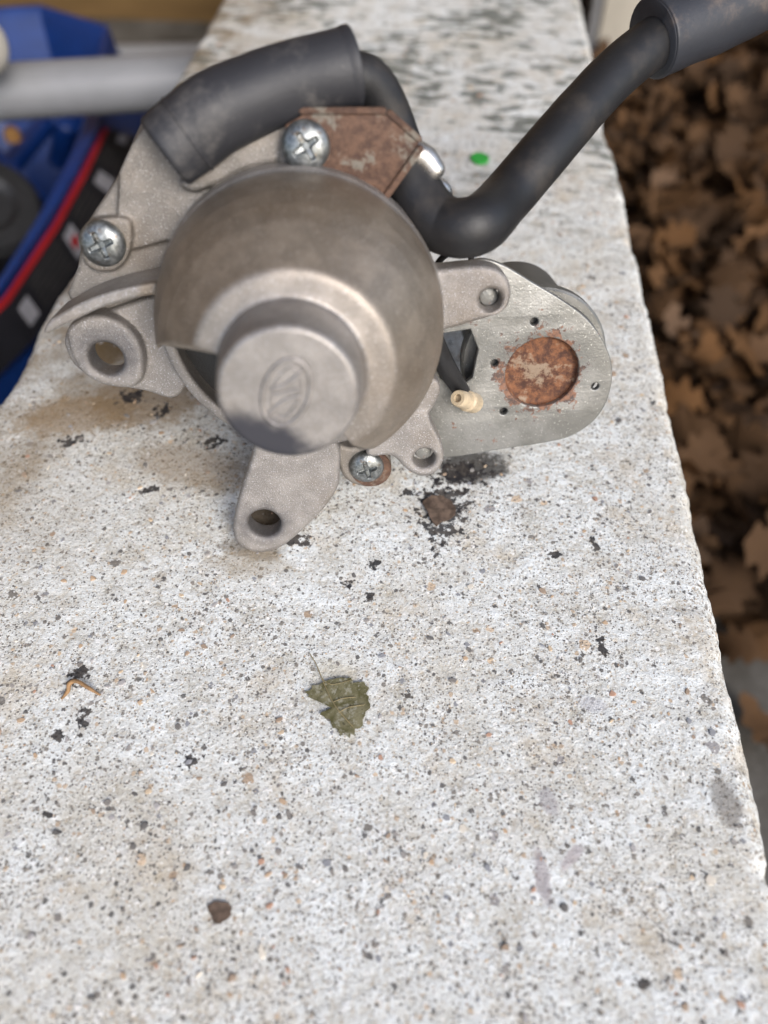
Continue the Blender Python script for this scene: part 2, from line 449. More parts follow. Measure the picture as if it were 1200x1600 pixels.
def lathe(profile, seg=64, a0=None, a1=None):
    """revolve (r,z) profile about local z; closed profile loop with end caps if an angle range is given"""
    v, f = [], []
    part = a0 is not None
    ns = seg + 1 if part else seg
    k = len(profile)
    for i in range(ns):
        a = 2 * math.pi * i / seg
        for r, z in profile:
            if part: a = a0 + ((a1(r, z) if callable(a1) else a1) - a0) * i / seg
            v.append((r * math.cos(a), r * math.sin(a), z))
    for i in range(seg):
        j = (i + 1) % ns
        rng = range(k) if part or getattr(profile, 'loop', False) else range(k - 1)
        for q in rng:
            q2 = (q + 1) % k
            f.append((i * k + q, j * k + q, j * k + q2, i * k + q2))
    if part:
        f.append(tuple(range(k))); f.append(tuple(seg * k + q for q in reversed(range(k))))
    me = pydata(v, f)
    bm = bmesh.new(); bm.from_mesh(me); bmesh.ops.remove_doubles(bm, verts=bm.verts, dist=1e-7); bmesh.ops.recalc_face_normals(bm, faces=bm.faces); bm.to_mesh(me); bm.free()
    return me
class Loop(list): loop = True
def catmull(pts, n=10):
    P = [Vector(p) for p in pts]; out = []
    for i in range(len(P) - 1):
        p0 = P[max(i - 1, 0)]; p1 = P[i]; p2 = P[i + 1]; p3 = P[min(i + 2, len(P) - 1)]
        for s in range(n):
            t = s / n
            out.append(.5 * ((2 * p1) + (p2 - p0) * t + (2 * p0 - 5 * p1 + 4 * p2 - p3) * t * t + (3 * p1 - p0 - 3 * p2 + p3) * t ** 3))
    out.append(P[-1]); return out
def sweep(pts, radii, seg=28, n=10, caps=(True, True), rnd=0.0, wob=0.0):
    """round tube through pts; radii per point; rnd = rounding of the closed ends (share of the radius)"""
    C = catmull(pts, n); k = len(pts)
    rr = []
    for i in range(len(C)):
        t = i / (len(C) - 1) * (k - 1); a = int(min(t, k - 2)); u = t - a; u = u * u * (3 - 2 * u)
        rr.append(radii[a] * (1 - u) + radii[a + 1] * u)
    T = [(C[min(i + 1, len(C) - 1)] - C[max(i - 1, 0)]).normalized() for i in range(len(C))]
    nrm = T[0].orthogonal().normalized(); v, f = [], []
    rings = []
    def ring(c, t, r):
        b = t.cross(nrm).normalized(); base = len(v)
        for s in range(seg):
            a = 2 * math.pi * s / seg
            q = r
            if wob: q *= 1 + wob * noise.noise(c * 90 + Vector((math.cos(a), math.sin(a), 0)))
            v.append(c + nrm * (q * math.cos(a)) + b * (q * math.sin(a)))
        rings.append(base)
    for i, (c, t) in enumerate(zip(C, T)):
        nrm = (nrm - t * nrm.dot(t)).normalized()
        if i == 0 and caps[0] and rnd:
            for u in (1.0, .75, .5, .25): ring(c - t * (rr[0] * rnd * math.sin(u * math.pi / 2)), t, rr[0] * (1 - rnd + rnd * math.cos(u * math.pi / 2)) if rnd < 1 else max(rr[0] * math.cos(u * math.pi / 2), 1e-5))
        ring(c, t, rr[i])
        if i == len(C) - 1 and caps[1] and rnd:
            for u in (.25, .5, .75, 1.0): ring(c + t * (rr[-1] * rnd * math.sin(u * math.pi / 2)), t, rr[-1] * (1 - rnd + rnd * math.cos(u * math.pi / 2)) if rnd < 1 else max(rr[-1] * math.cos(u * math.pi / 2), 1e-5))
    for a, b in zip(rings, rings[1:]):
        for s in range(seg): f.append((a + s, a + (s + 1) % seg, b + (s + 1) % seg, b + s))
    if caps[0]: f.append(tuple(rings[0] + s for s in range(seg)))
    if caps[1]: f.append(tuple(rings[-1] + s for s in reversed(range(seg))))
    return pydata(v, f)
def join(meshes):
    bm = bmesh.new()
    for m in meshes: bm.from_mesh(m)
    me = bpy.data.meshes.new('j'); bm.to_mesh(me); bm.free(); return me
def recast(me, voxel, it=4, fac=.5):
    """melt overlapping solids into one casting with filleted corners"""
    o = bpy.data.objects.new('r', me); COL.objects.link(o)
    r = o.modifiers.new('r', 'REMESH'); r.mode = 'VOXEL'; r.voxel_size = voxel; r.adaptivity = 0
    s = o.modifiers.new('s', 'SMOOTH'); s.factor = fac; s.iterations = it
    out = evaluated(o); bpy.data.objects.remove(o); return out
def box(lo, hi, bev=0.0, seg=2):
    bm = bmesh.new(); bmesh.ops.create_cube(bm, size=1)
    for v in bm.verts: v.co = Vector([lo[i] + (hi[i] - lo[i]) * (v.co[i] + .5) for i in range(3)])
    if bev: bmesh.ops.bevel(bm, geom=bm.edges, offset=bev, segments=seg, affect='EDGES', profile=.5)
    return from_bm(bm)

# ------------------------------------------------------------------ setting: ground
def ground():
    me = pydata([(-40, -40, 0), (40, -40, 0), (40, 40, 0), (-40, 40, 0)], [(0, 1, 2, 3)])
    o = link('ground', me, M['ground'], None, None); o.location = (0, 0, GZ); tag(o, kind='structure')
GZ = -0.40
ground()

# ------------------------------------------------------------------ the low wall and its coping slab
XL, XR, Y0, Y1 = -.1665, .0938, -.30, 1.70
def wall():
    t = thing('garden_wall', Matrix.Translation((0, 0, GZ)), 'low wall capped by a pale speckled concrete slab under the motor', 'wall')
    TH, rc = .052, .0065
    sec = []                                         # half section: from bottom left, over the top, to bottom right
    sec.append((XL, -TH)); sec.append((XL, -TH * .6)); sec.append((XL, -TH * .35))
    for i in range(9):
        a = math.pi - i / 8 * math.pi / 2
        sec.append((XL + rc + rc * math.cos(a), -rc + rc * math.sin(a)))
    nx = 44
    for i in range(1, nx): sec.append((XL + rc + (XR - XL - 2 * rc) * i / nx, 0))
    for i in range(9):
        a = math.pi / 2 - i / 8 * math.pi / 2
        sec.append((XR - rc + rc * math.cos(a), -rc + rc * math.sin(a)))
    sec.append((XR, -TH * .35)); sec.append((XR, -TH * .6)); sec.append((XR, -TH))
    v, f = [], []
    ys = list(np.arange(Y0, .72, .0016)) + list(np.arange(.72, Y1, .01)) + [Y1]
    k = len(sec)
    for y in ys:
        for x, z in sec:
            e = min(abs(x - XL), abs(XR - x))
            edge = max(0, 1 - e / .018)
            p = Vector((x, y, z))
            d = noise.fractal(p * 31, 1.0, 2.0, 4) * .0006 + noise.fractal(p * 330, 1.0, 2.0, 3) * .00035
            chip = max(0, noise.noise(Vector((x * 9, y * 23, 3.3))) - .30) * .007 + max(0, noise.noise(Vector((p.x * 60, p.y * 110, p.z * 60))) - .34) * .0035 + max(0, noise.noise(Vector((p.x * 150, p.y * 260, p.z * 150))) - .3) * .0012
            dx = (d * .9 - chip * .9) * edge * (1 if x > 0 else -1)
            dz = (-chip * edge * .8) + d * edge * .8 + noise.noise(p * 120) * .00012
            v.append((x + dx, y, z + (dz if z > -.04 else 0) - GZ))
    for j in range(len(ys) - 1):
        for i in range(k - 1): f.append((j * k + i, j * k + i + 1, (j + 1) * k + i + 1, (j + 1) * k + i))
        f.append((j * k + k - 1, j * k, (j + 1) * k, (j + 1) * k + k - 1))
    f.append(tuple(range(k))); f.append(tuple((len(ys) - 1) * k + i for i in reversed(range(k))))
    me = bpy.data.meshes.new('slab'); me.from_pydata(v, [], f)
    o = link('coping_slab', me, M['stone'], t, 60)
    # its material is laid out in world measures from the top face
    o.data.transform(Matrix.Translation((0, 0, GZ))); o.location = (0, 0, -GZ)
    link('wall_core', box((XL + .016, Y0 + .01, 0), (XR - .014, Y1 - .002, -GZ - TH - .0005)), M['core'], t, None)
def grains():
    rg = random.Random(11)
    bm = bmesh.new(); bmesh.ops.create_icosphere(bm, subdivisions=1, radius=1.0)
    ico = [v.co.copy() for v in bm.verts]; fc = [tuple(v.index for v in f.verts) for f in bm.faces]; bm.free()
    V, F_, tone = [], [], []
    for i in range(6500):
        y = -.03 + .60 * rg.random() ** 1.25; x = rg.uniform(XL + .006, XR - .005)
        if noise.noise(Vector((x * 38, y * 38, 1.7))) + rg.uniform(-.5, .5) < -.12: continue
        r = .00036 + .00105 * rg.random() ** 2.7
        if rg.random() < .025: r *= rg.uniform(1.3, 1.9)
        a, el = rg.uniform(0, 6.283), rg.uniform(.42, .95)
        ca_, sa_ = math.cos(a), math.sin(a); lift = rg.uniform(-.10, .30) * r
        t = rg.random(); b = len(V); sk = rg.uniform(-.5, .5)
        for p in ico:
            q = p * rg.uniform(.58, 1.2)
            u, w_ = q.x * r + sk * q.y * r * .6, q.y * r * el
            V.append((x + u * ca_ - w_ * sa_, y + u * sa_ + w_ * ca_, lift + min(q.z, .35) * r * .5)); tone.append(t)
        F_ += [tuple(q + b for q in p) for p in fc]
    me = bpy.data.meshes.new('grains'); me.from_pydata(V, [], F_)
    me.attributes.new('tone', 'FLOAT', 'POINT').data.foreach_set('value', tone)
    o = link('aggregate_grains', me, M['grain'], bpy.data.objects['garden_wall'], 40)
    o.location = (0, 0, -GZ); tag(o, kind='stuff')
wall()
grains()

# ------------------------------------------------------------------ backdrop: brown board, cream post
def backdrop():
    t = thing('board_with_shade', Matrix.Translation((-.8, 1.71, GZ)), 'brown board behind the blue tub, with unseen side and top added for shade', 'shed')
    link('panel', box((-.25, 0, 0), (.93, .03, 2.7), .003), M['board'], t)
    link('shade_side', box((-.285, -1.9, 0), (-.2525, .03, 2.7), .003), M['board'], t)  # unseen side wall, added to cut sky light from the left
    link('shade_roof', box((-.6, -1.95, 2.705), (2.1, .05, 2.74), .003), M['board'], t)  # unseen cover, added to block the overhead sky and darken the dome
    p = level(938, 40, GZ + .12)
    t = thing('cream_post', Matrix.Translation((p.x, p.y, GZ)), 'cream painted post beside the far right edge of the slab', 'post')
    link('post_face', box((0, 0, 0), (.10, .06, 1.2), .003), M['paint'], t)
    link('post_trim', box((-.016, .008, 0), (-.0005, .052, 1.2), .002), M['greytube'], t)
    t = thing('dark_door', Matrix.Translation((.7, 1.71, GZ)), 'dark timber door behind the cream post', 'door')
    link('door_leaf', box((-.565, 0, 0), (1.2, .03, 2.7), .003), M['black'], t)
backdrop()

# ------------------------------------------------------------------ left background: tubes and blue tub
def tubes():
    a = level(-260, 160, -.081); b = level(292, 127, -.081)
    d = (b - a).normalized()
    e = a + d * ((XL + .0155 - a.x) / d.x)
    o = link('grey_tube', sweep([a, e], [.0215, .0215], 32, 4), M['greytube'])
    tag(o, 'thick light grey tube running across the blue tub to the slab', 'tube')
    a = level(-200, 100, -.30); b = level(292, 88, -.30); d = (b - a).normalized()
    e = a + d * ((XL + .0155 - a.x) / d.x)
    o = link('grey_tube', sweep([a, e], [.0185, .0185], 24, 4), M['greytube'])
    tag(o, 'thinner grey tube behind the blue tub in front of the board', 'tube')
    o = link('pale_tube', sweep([level(-420, 20, -.03), level(-30, 72, -.03)], [.021, .021], 32, 4, rnd=.8), M['paint'])
    tag(o, 'rounded end of a pale tube at the left edge above the thick tube', 'tube')
tubes()

def tub():
    rim_px = [(-190, 40), (-60, 14), (0, 11), (62, 8), (165, 40), (156, 105), (138, 193), (100, 270), (58, 345), (0, 436), (-90, 530), (-210, 470), (-260, 250)]
    ZR = -.135
    rim = [level(x, y, ZR) for x, y in rim_px]
    bc = sum((p for p in rim), Vector()) / len(rim)
    t = thing('blue_tub', Matrix.Translation((bc.x, bc.y, GZ)), 'blue plastic tub with red edged black label and tools inside', 'tub')
    off = Vector((bc.x, bc.y, GZ))
    rim = [p - off for p in rim]
    n = len(rim)
    def out(i, s):
        p = rim[i]; q = Vector((p.x, p.y, 0)); return q.normalized() * s
    rings = []                                       # section from inside floor, up the inner wall, over the rim, down the outside
    zr = ZR - GZ
    for s, z in ((-.075, .012), (-.014, zr - .012), (-.004, zr - .001), (0.0, zr), (.004, zr - .001), (.006, zr - .006), (.012, zr - .03), (.050, zr - .105), (.045, zr - .112), (-.01, 0.0)):
        rings.append([Vector((rim[i].x, rim[i].y, 0)) + out(i, s) + Vector((0, 0, z)) for i in range(n)])
    # the labelled right-hand wall leans outwards; its edges as surveyed
    for k, z, px in ((3, -.1345, [(150, 196), (112, 270), (70, 343), (0, 443), (-95, 540)]), (4, -.135, [(154, 197), (117, 271), (74, 345), (0, 452), (-92, 548)]),
                     (5, -.139, [(157, 198), (120, 272), (77, 347), (2, 457), (-90, 552)]), (6, -.143, [(159, 199), (122, 273), (80, 349), (5, 461), (-88, 556)]),
                     (7, -.186, [(212, 216), (180, 320), (128, 424), (56, 530), (-40, 625)]), (8, -.196, [(214, 222), (182, 326), (130, 430), (58, 536), (-38, 631)])):
        for q, (x, y) in enumerate(px): rings[k][6 + q] = level(x, y, z) - off
    r6, r7 = rings[6], rings[7]
    rings = rings[:7] + [[p.lerp(q, t_) for p, q in zip(r6, r7)] for t_ in (.2, .4, .6, .8)] + rings[7:]
    SU = 6
    fine_ = [[r[i].lerp(r[(i + 1) % n], k / SU) for i in range(n) for k in range(SU)] for r in rings]
    nn_ = n * SU
    v = [p for r in fine_ for p in r]; f = []
    for a in range(len(fine_) - 1):
        for i in range(nn_): f.append((a * nn_ + i, a * nn_ + (i + 1) % nn_, (a + 1) * nn_ + (i + 1) % nn_, (a + 1) * nn_ + i))
    f.append(tuple(range(nn_))); f.append(tuple((len(fine_) - 1) * nn_ + i for i in range(nn_)))
    me = pydata(v, f)
    bm = bmesh.new(); bm.from_mesh(me); bmesh.ops.remove_doubles(bm, verts=bm.verts, dist=1e-6); bm.to_mesh(me); bm.free()
    link('tub_body', me, M['blue'], t, 30)
    # label band on the right-hand outside, following that wall 0.8 mm proud
    def wallpt(u, s):
        """u along the right hand rim (index 5..10), s 0..1 down the sloping wall"""
        i = int(min(u, n - 2)); w_ = u - i
        p = r6[i].lerp(r6[i + 1], w_); q = r7[i].lerp(r7[i + 1], w_)
        a = p.lerp(q, s); nn = (q - p).cross(r6[i + 1].lerp(r7[i + 1], s) - r6[i].lerp(r7[i], s)).normalized()
        if nn.dot(CC - off - a) < 0: nn = -nn
        return a + nn * .0012
    def strip(u0, u1, s0, s1, lift=0.0, nu=24):
        v, f = [], []
        for i in range(nu + 1):
            u = u0 + (u1 - u0) * i / nu
            for s in (s0, s1):
                p = wallpt(u, s); q = wallpt(u, s + .01) - p; e = wallpt(min(u + .01, 9.999), s) - wallpt(u - .01, s)
                q = q.cross(e).normalized(); q = -q if q.dot(CC - off - p) < 0 else q
                v.append(p + q * lift)
        for i in range(nu): f.append((2 * i, 2 * i + 1, 2 * i + 3, 2 * i + 2))
        m = pydata(v, f)
        return m
    lab = link('label_band', strip(6.0, 10.0, .15, .97), M['label'], t, 30)
    link('red_stripe', strip(6.0, 10.0, .01, .15), M['red'], t, 30)
    for (u0, u1, s0, s1) in ((6.02, 6.18, .45, .75), (6.74, 6.96, .34, .78), (7.74, 7.98, .30, .80), (8.80, 8.98, .34, .74)):
        link('label_print', strip(u0, u1, s0, s1, .0007, 4), M['white'], lab, 30)
    link('label_mark', strip(7.80, 7.94, .46, .64, .0014, 4), M['red'], lab, 30)
    fine = []
    for (u0, u1) in ((6.28, 6.64), (7.08, 7.66), (8.08, 8.7)):
        for q in range(5): fine.append(strip(u0, u1, .26 + q * .12, .285 + q * .12, .0006, 3))
    tag(link('label_small_print', join(fine), M['yoke'], lab, 30), kind='stuff')
    # contents
    def at(px, py, z): return level(px, py, z)
    def rod(name, label, a, b, r, m, cat):
        o = link(name, sweep([a, b], [r, r], 20, 4, rnd=.4), m); tag(o, label, cat)
    rod('blue_rod', 'long blue rod lying across the blue tub', at(70, 195, -.20), at(-20, 300, -.20), .011, M['blue'], 'tool')
    rod('blue_rod', 'blue rod upright against the label side of the tub', at(105, 195, -.19), at(92, 250, -.235), .012, M['blue'], 'tool')
    rod('blue_rod', 'thin blue rod nearest the black wheel in the tub', at(-10, 235, -.18), at(60, 310, -.20), .006, M['blue'], 'tool')
    c = at(-22, 340, -.20)
    o = link('black_wheel', lathe([(0, .02), (.022, .02), (.030, .026), (.046, .026), (.052, .018), (.052, -.018), (.046, -.026), (0, -.026)], 40), M['black'])
    o.location = c; o.rotation_euler = (.35, .5, 0); tag(o, 'black rubber wheel lying inside the blue tub', 'wheel')
    c = at(20, 212, -.165)
    o = link('orange_knob', lathe([(0, .008), (.005, .0075), (.008, .003), (.008, -.004), (0, -.006)], 20), M['straw']); o.location = c
    tag(o, 'small orange knob inside the blue tub under the grey tube', 'knob')
tub()

# ------------------------------------------------------------------ fallen leaves on the right
def leaf_mesh(seed, size):
    rg = random.Random(seed)
    lob = 4
    L = size; n = 26; mid, lft, rgt = [], [], []
    cu, tw = rg.uniform(-2.2, 2.6), rg.uniform(-.9, .9)
    for i in range(n + 1):
        t = i / n
        wd = .30 * math.sin(math.pi * min(1, t * .98 + .02)) ** .7 * (1 + .30 * math.sin(t * lob * 2 * math.pi + rg.uniform(-.2, .2))) + .006
        z = L * (.12 * cu * (t - .5) ** 2 * 4)
        y = (t - .5) * L
        fold = rg.uniform(.25, .4) * L
        for lst, s in ((lft, -1), (rgt, 1)):
            x = s * wd * L
            lst.append(Vector((x, y + wd * L * .35, z + abs(wd) ** 1.2 * fold * (1 if cu > 0 else .6) + s * tw * wd * L * .5)))
        mid.append(Vector((0, y, z)))
    v = lft + mid + rgt; k = n + 1; f = []
    for i in range(n):
        f.append((i, k + i, k + i + 1, i + 1)); f.append((k + i, 2 * k + i, 2 * k + i + 1, k + i + 1))
    return v, f
def leaves():
    rg = random.Random(3)
    V, Fc, tone = [], [], []
    protos = [leaf_mesh(s, 1.0) for s in range(10)]
    def place(x, y, z, size, tilt):
        v, f = rg.choice(protos)
        m = Matrix.Translation((x, y, z)) @ Matrix.Rotation(rg.uniform(0, 6.28), 4, 'Z') @ Matrix.Rotation(rg.uniform(-tilt, tilt), 4, 'X') @ Matrix.Rotation(rg.uniform(-tilt, tilt), 4, 'Y') @ Matrix.Diagonal((size, size, size, 1))
        if rg.random() < .5: m = m @ Matrix.Rotation(math.pi, 4, 'X')
        return [m @ p for p in v], f
    for i in range(3600):
        y = rg.uniform(.36, 1.68); x = XR + .005 + abs(rg.gauss(0, .33))
        if x > 1.0: continue
        if y < .46 and rg.random() < .6: continue
        vv, ff = place(x, y, GZ + .008 + rg.random() ** 1.3 * .075, rg.uniform(.035, .08), .9)
        b = len(V); V += vv; Fc += [tuple(q + b for q in p) for p in ff]; tone += [rg.random()] * len(vv)
    for i in range(22):                                # a few strays on the paving nearer the camera
        vv, ff = place(XR + .01 + rg.random() * .5, rg.uniform(-.1, .28), GZ + .012, rg.uniform(.03, .07), .25)
        b = len(V); V += vv; Fc += [tuple(q + b for q in p) for p in ff]; tone += [rg.random()] * len(vv)
    me = bpy.data.meshes.new('litter'); me.from_pydata(V, [], Fc)
    me.attributes.new('tone', 'FLOAT', 'POINT').data.foreach_set('value', tone)
    o = link('leaf_litter', me, M['leaf'], None, 60)
    tag(o, 'deep brown leaf litter on the ground right of the slab', 'leaf litter', None, 'stuff')
    tops = []
    for i, (px, py, s) in enumerate([(1010, 170, .09), (1080, 250, .10), (1150, 160, .11), (1050, 330, .09), (1120, 350, .10), (1180, 290, .10), (1065, 430, .085), (1140, 450, .10), (1110, 540, .09), (1180, 560, .10), (1090, 620, .08), (1160, 660, .09), (1190, 720, .08), (1120, 740, .085), (1165, 800, .09), (1125, 850, .07), (1175, 900, .06), (1160, 1010, .05), (1190, 1140, .06)]):
        z = GZ + (.066 if py < 700 else .04 if py < 880 else .015)
        p = level(px, py, z)
        v, f = leaf_mesh(50 + i, s)
        me = pydata(v, f); me.attributes.new('tone', 'FLOAT', 'POINT').data.foreach_set('value', [rg.random()] * len(me.vertices))
        o = link('oak_leaf', me, M['leaf'], None, 60)
        o.location = p; o.rotation_euler = (rg.uniform(-.35, .35), rg.uniform(-.35, .35), rg.uniform(0, 6.28))
        tag(o, 'curled brown oak leaf on top of the litter right of the slab', 'leaf', 'brown leaves on top of the litter')
leaves()

# ------------------------------------------------------------------ the starter motor
base = Matrix(MOT)
motor = thing('starter_motor', base, 'worn grey starter motor with black cable resting nose up on the slab', 'starter motor')
R0 = .0390

def drive_housing():
    parts = []
    outer = [(.0392, -.004), (.0390, .005), (.0384, .0105), (.0372, .0158), (.0352, .0208), (.0324, .0256), (.0292, .0298), (.0264, .0331), (.0251, .0347), (.0244, .0354), (.0236, .0358), (.0225, .0360), (.0200, .0362), (.0182, .0364), (.0172, .0368), (.0167, .0378)]
    inner = [(.013, .0365), (.0165, .0335), (.0205, .0318), (.0262, .0285), (.0300, .0240), (.0328, .0195), (.0345, .0140), (.0350, .006), (.0350, -.004)]
    parts.append(lathe(outer + inner, 120, rad(-57), lambda r, z: rad(189 - 25 * min(1, max(0, (z - .004) / .030)) ** 1.3)))
    parts[-1].transform(Matrix.Translation((.0007, -.0009, 0)) @ Matrix.Diagonal((.968, .968, 1, 1)))
    parts.append(lathe(Loop([(.0393, -.007), (.0393, .0010), (.0388, .0018), (.0366, .0020), (.0358, .0012), (.0358, -.007)]), 120))
    parts[-1].transform(Matrix.Translation((.0005, -.0007, 0)) @ Matrix.Diagonal((.975, .975, 1, 1)))
    parts.append(lathe([(0, .030), (.0150, .030), (.0166, .035), (.0166, .0395), (.0162, .044), (.0156, .0484), (.0153, .0494), (.0145, .0500), (0, .0500)], 90))
    # a rib from the nose base back to the rim keeps the nose joined below
    # ears
    def ear(px, holes, zf, th, bev=.0012, n=5):
        lp = [smooth_loop(mps(px, zf), n)]
        for (hx, hy, hr) in holes:
            c = mp(hx, hy, zf); e = mp(hx + hr, hy, zf); lp.append(circle2(c, (e - c).length, 36))
        return slab(lp, zf, th, bev)
    parts.append(ear([(392, 716), (378, 760), (365, 812), (366, 843), (382, 860), (408, 866), (438, 858), (474, 830), (508, 795), (527, 766), (531, 742), (527, 690), (480, 660), (410, 655)], [(413, 820, 25)], -.0005, .0085, .0016))
    parts.append(ear([(620, 430), (690, 421), (752, 416), (782, 424), (798, 446), (797, 474), (781, 491), (742, 504), (690, 518), (620, 520)], [(767, 470, 17)], .0010, .0080, .0016))
    parts.append(ear([(575, 700), (630, 650), (664, 640), (676, 664), (692, 698), (693, 722), (680, 741), (658, 746), (636, 736), (612, 714), (580, 715)], [(663, 718, 17)], -.0015, .0075, .0014))
    parts.append(ear([(640, 570), (672, 588), (687, 600), (687, 618), (676, 640), (655, 662), (630, 660)], [], -.002, .006, .0012))
    parts.append(ear([(100, 528), (118, 505), (190, 478), (250, 462), (290, 480), (300, 570), (275, 622), (225, 612), (165, 600), (122, 578), (104, 552)], [(165, 562, 29)], -.0075, .005, .0012))
    parts.append(ear([(103, 518), (122, 500), (152, 493), (185, 503), (210, 525), (223, 555), (222, 588), (207, 607), (165, 604), (130, 586), (110, 556)], [(165, 562, 27)], -.0030, .0090, .0016))
    # the curved guard fin above the left ear
    fin = [(69, 522), (74, 504), (100, 487), (130, 471), (165, 458), (200, 449), (250, 440), (290, 437), (290, 456), (245, 461), (200, 469), (160, 481), (125, 497), (98, 510)]
    parts.append(slab([smooth_loop(mps(fin, .0060), 4)], .0060, .0150, .0006))
    me = recast(join(parts), .00040, 4, .5)
    h = link('drive_housing', me, M['cast'], motor, 180)
    # cast-in oval emblem with two slanting strokes on the nose face
    c = mp(447, 614, NOSE); v = []
    ang = rad(-20)
    def loc(u, w_): return Vector((c.x + u * math.cos(ang) - w_ * math.sin(ang), c.y + u * math.sin(ang) + w_ * math.cos(ang), .0500))
    def oval(ax, ay, r, n=40):
        return sweep([loc(ax * math.cos(2 * math.pi * i / n), ay * math.sin(2 * math.pi * i / n)) for i in range(n + 1)], [r] * (n + 1), 8, 1, (False, False))
    ms = [oval(.0049, .0080, .0006), oval(.0028, .0060, .0003)]
    ms.append(sweep([loc(-.0030, .0000), loc(-.0005, .0020), loc(.0018, .0058)], [.00055] * 3, 8, 5, rnd=.9))
    ms.append(sweep([loc(-.0022, -.0058), loc(.0002, -.0018), loc(.0028, .0002)], [.00055] * 3, 8, 5, rnd=.9))
    ms.append(sweep([loc(-.0022, -.0012), loc(.0022, .0016)], [.00045] * 2, 8, 5, rnd=.9))
    link('emblem', join(ms), M['cast'], h, 180)
    # machined step ring on the face
    # pinion inside the open window
    nt_ = 10; v = []
    out = []
    for i in range(nt_ * 8):
        a = 2 * math.pi * i / (nt_ * 8); ph = (i % 8) / 8
        out.append((a, .0128 if .2 < ph < .65 else .0098))
    g_ = slab([[Vector((r * math.cos(a), r * math.sin(a))) for a, r in out]], .030, .016, .0003, 1)
    link('pinion_gear', g_, M['dark'], motor, 30)
    link('pinion_shaft', lathe([(.006, .034), (.006, -.004), (.020, -.0045), (.0356, -.0048), (.0356, -.0065)], 40), M['black'], motor)
drive_housing()

def gear_case():
    parts = []
    parts.append(lathe([(0, -.0068), (.0372, -.0068), (.0372, -.026), (0, -.026)], 96))
    c1 = [(112, 476), (120, 420), (127, 380), (138, 345), (180, 280), (205, 225), (230, 183), (300, 168), (420, 172), (470, 176), (520, 190), (570, 225), (600, 290), (600, 500), (300, 560), (245, 500)]
    parts.append(slab([smooth_loop(mps(c1, -.0100), 3)], -.0100, .014, .001))
    c2 = [(186, 268), (206, 224), (234, 186), (300, 172), (420, 178), (455, 190), (480, 260), (400, 400), (300, 420), (262, 376), (207, 391), (199, 352), (183, 336)]
    parts.append(slab([mps(c2, -.0088)], -.0088, .006, .0004))
    pad = [(124, 372), (133, 350), (160, 341), (198, 342), (206, 362), (200, 400), (180, 422), (150, 424), (130, 408)]
    parts.append(slab([smooth_loop(mps(pad, -.0072), 3)], -.0072, .006, .0006))
    # saddle under the boot and the screw seat
    s1 = [(280, 285), (300, 300), (330, 292), (390, 262), (450, 248), (470, 200), (430, 190), (380, 215), (330, 260)]
    parts.append(slab([smooth_loop(mps(s1, -.0060), 3)], -.0060, .008, .001))
    s2 = [(440, 200), (455, 180), (500, 178), (540, 200), (560, 260), (500, 300), (440, 270)]
    parts.append(slab([smooth_loop(mps(s2, -.0052), 3)], -.0052, .010, .001))
    # lower lug that takes the bottom screw
    s3 = [(520, 690), (545, 700), (600, 700), (612, 735), (598, 757), (570, 762), (540, 750), (526, 720)]
    parts.append(slab([smooth_loop(mps(s3, -.0080), 3)], -.0080, .010, .001))
    link('gear_case', recast(join(parts), .0005, 3, .4), M['case'], motor, 180)
gear_case()

# yoke: rests on the slab at its far end
ylen = (MP.z - .033 * MY.z) / MA.z
def body():
    y1 = -ylen + .0005
    link('motor_body', lathe([(0, -.0262), (.0330, -.0262), (.0335, -.028), (.0335, y1 + .030), (.0325, y1 + .029)], 72), M['yoke'], motor)
    link('end_cap', lathe([(.0325, y1 + .029), (.0332, y1 + .027), (.0330, y1 + .006), (.0310, y1), (.0120, y1), (.0115, y1 - .003), (0, y1 - .003)], 72), M['case'], motor)
body()

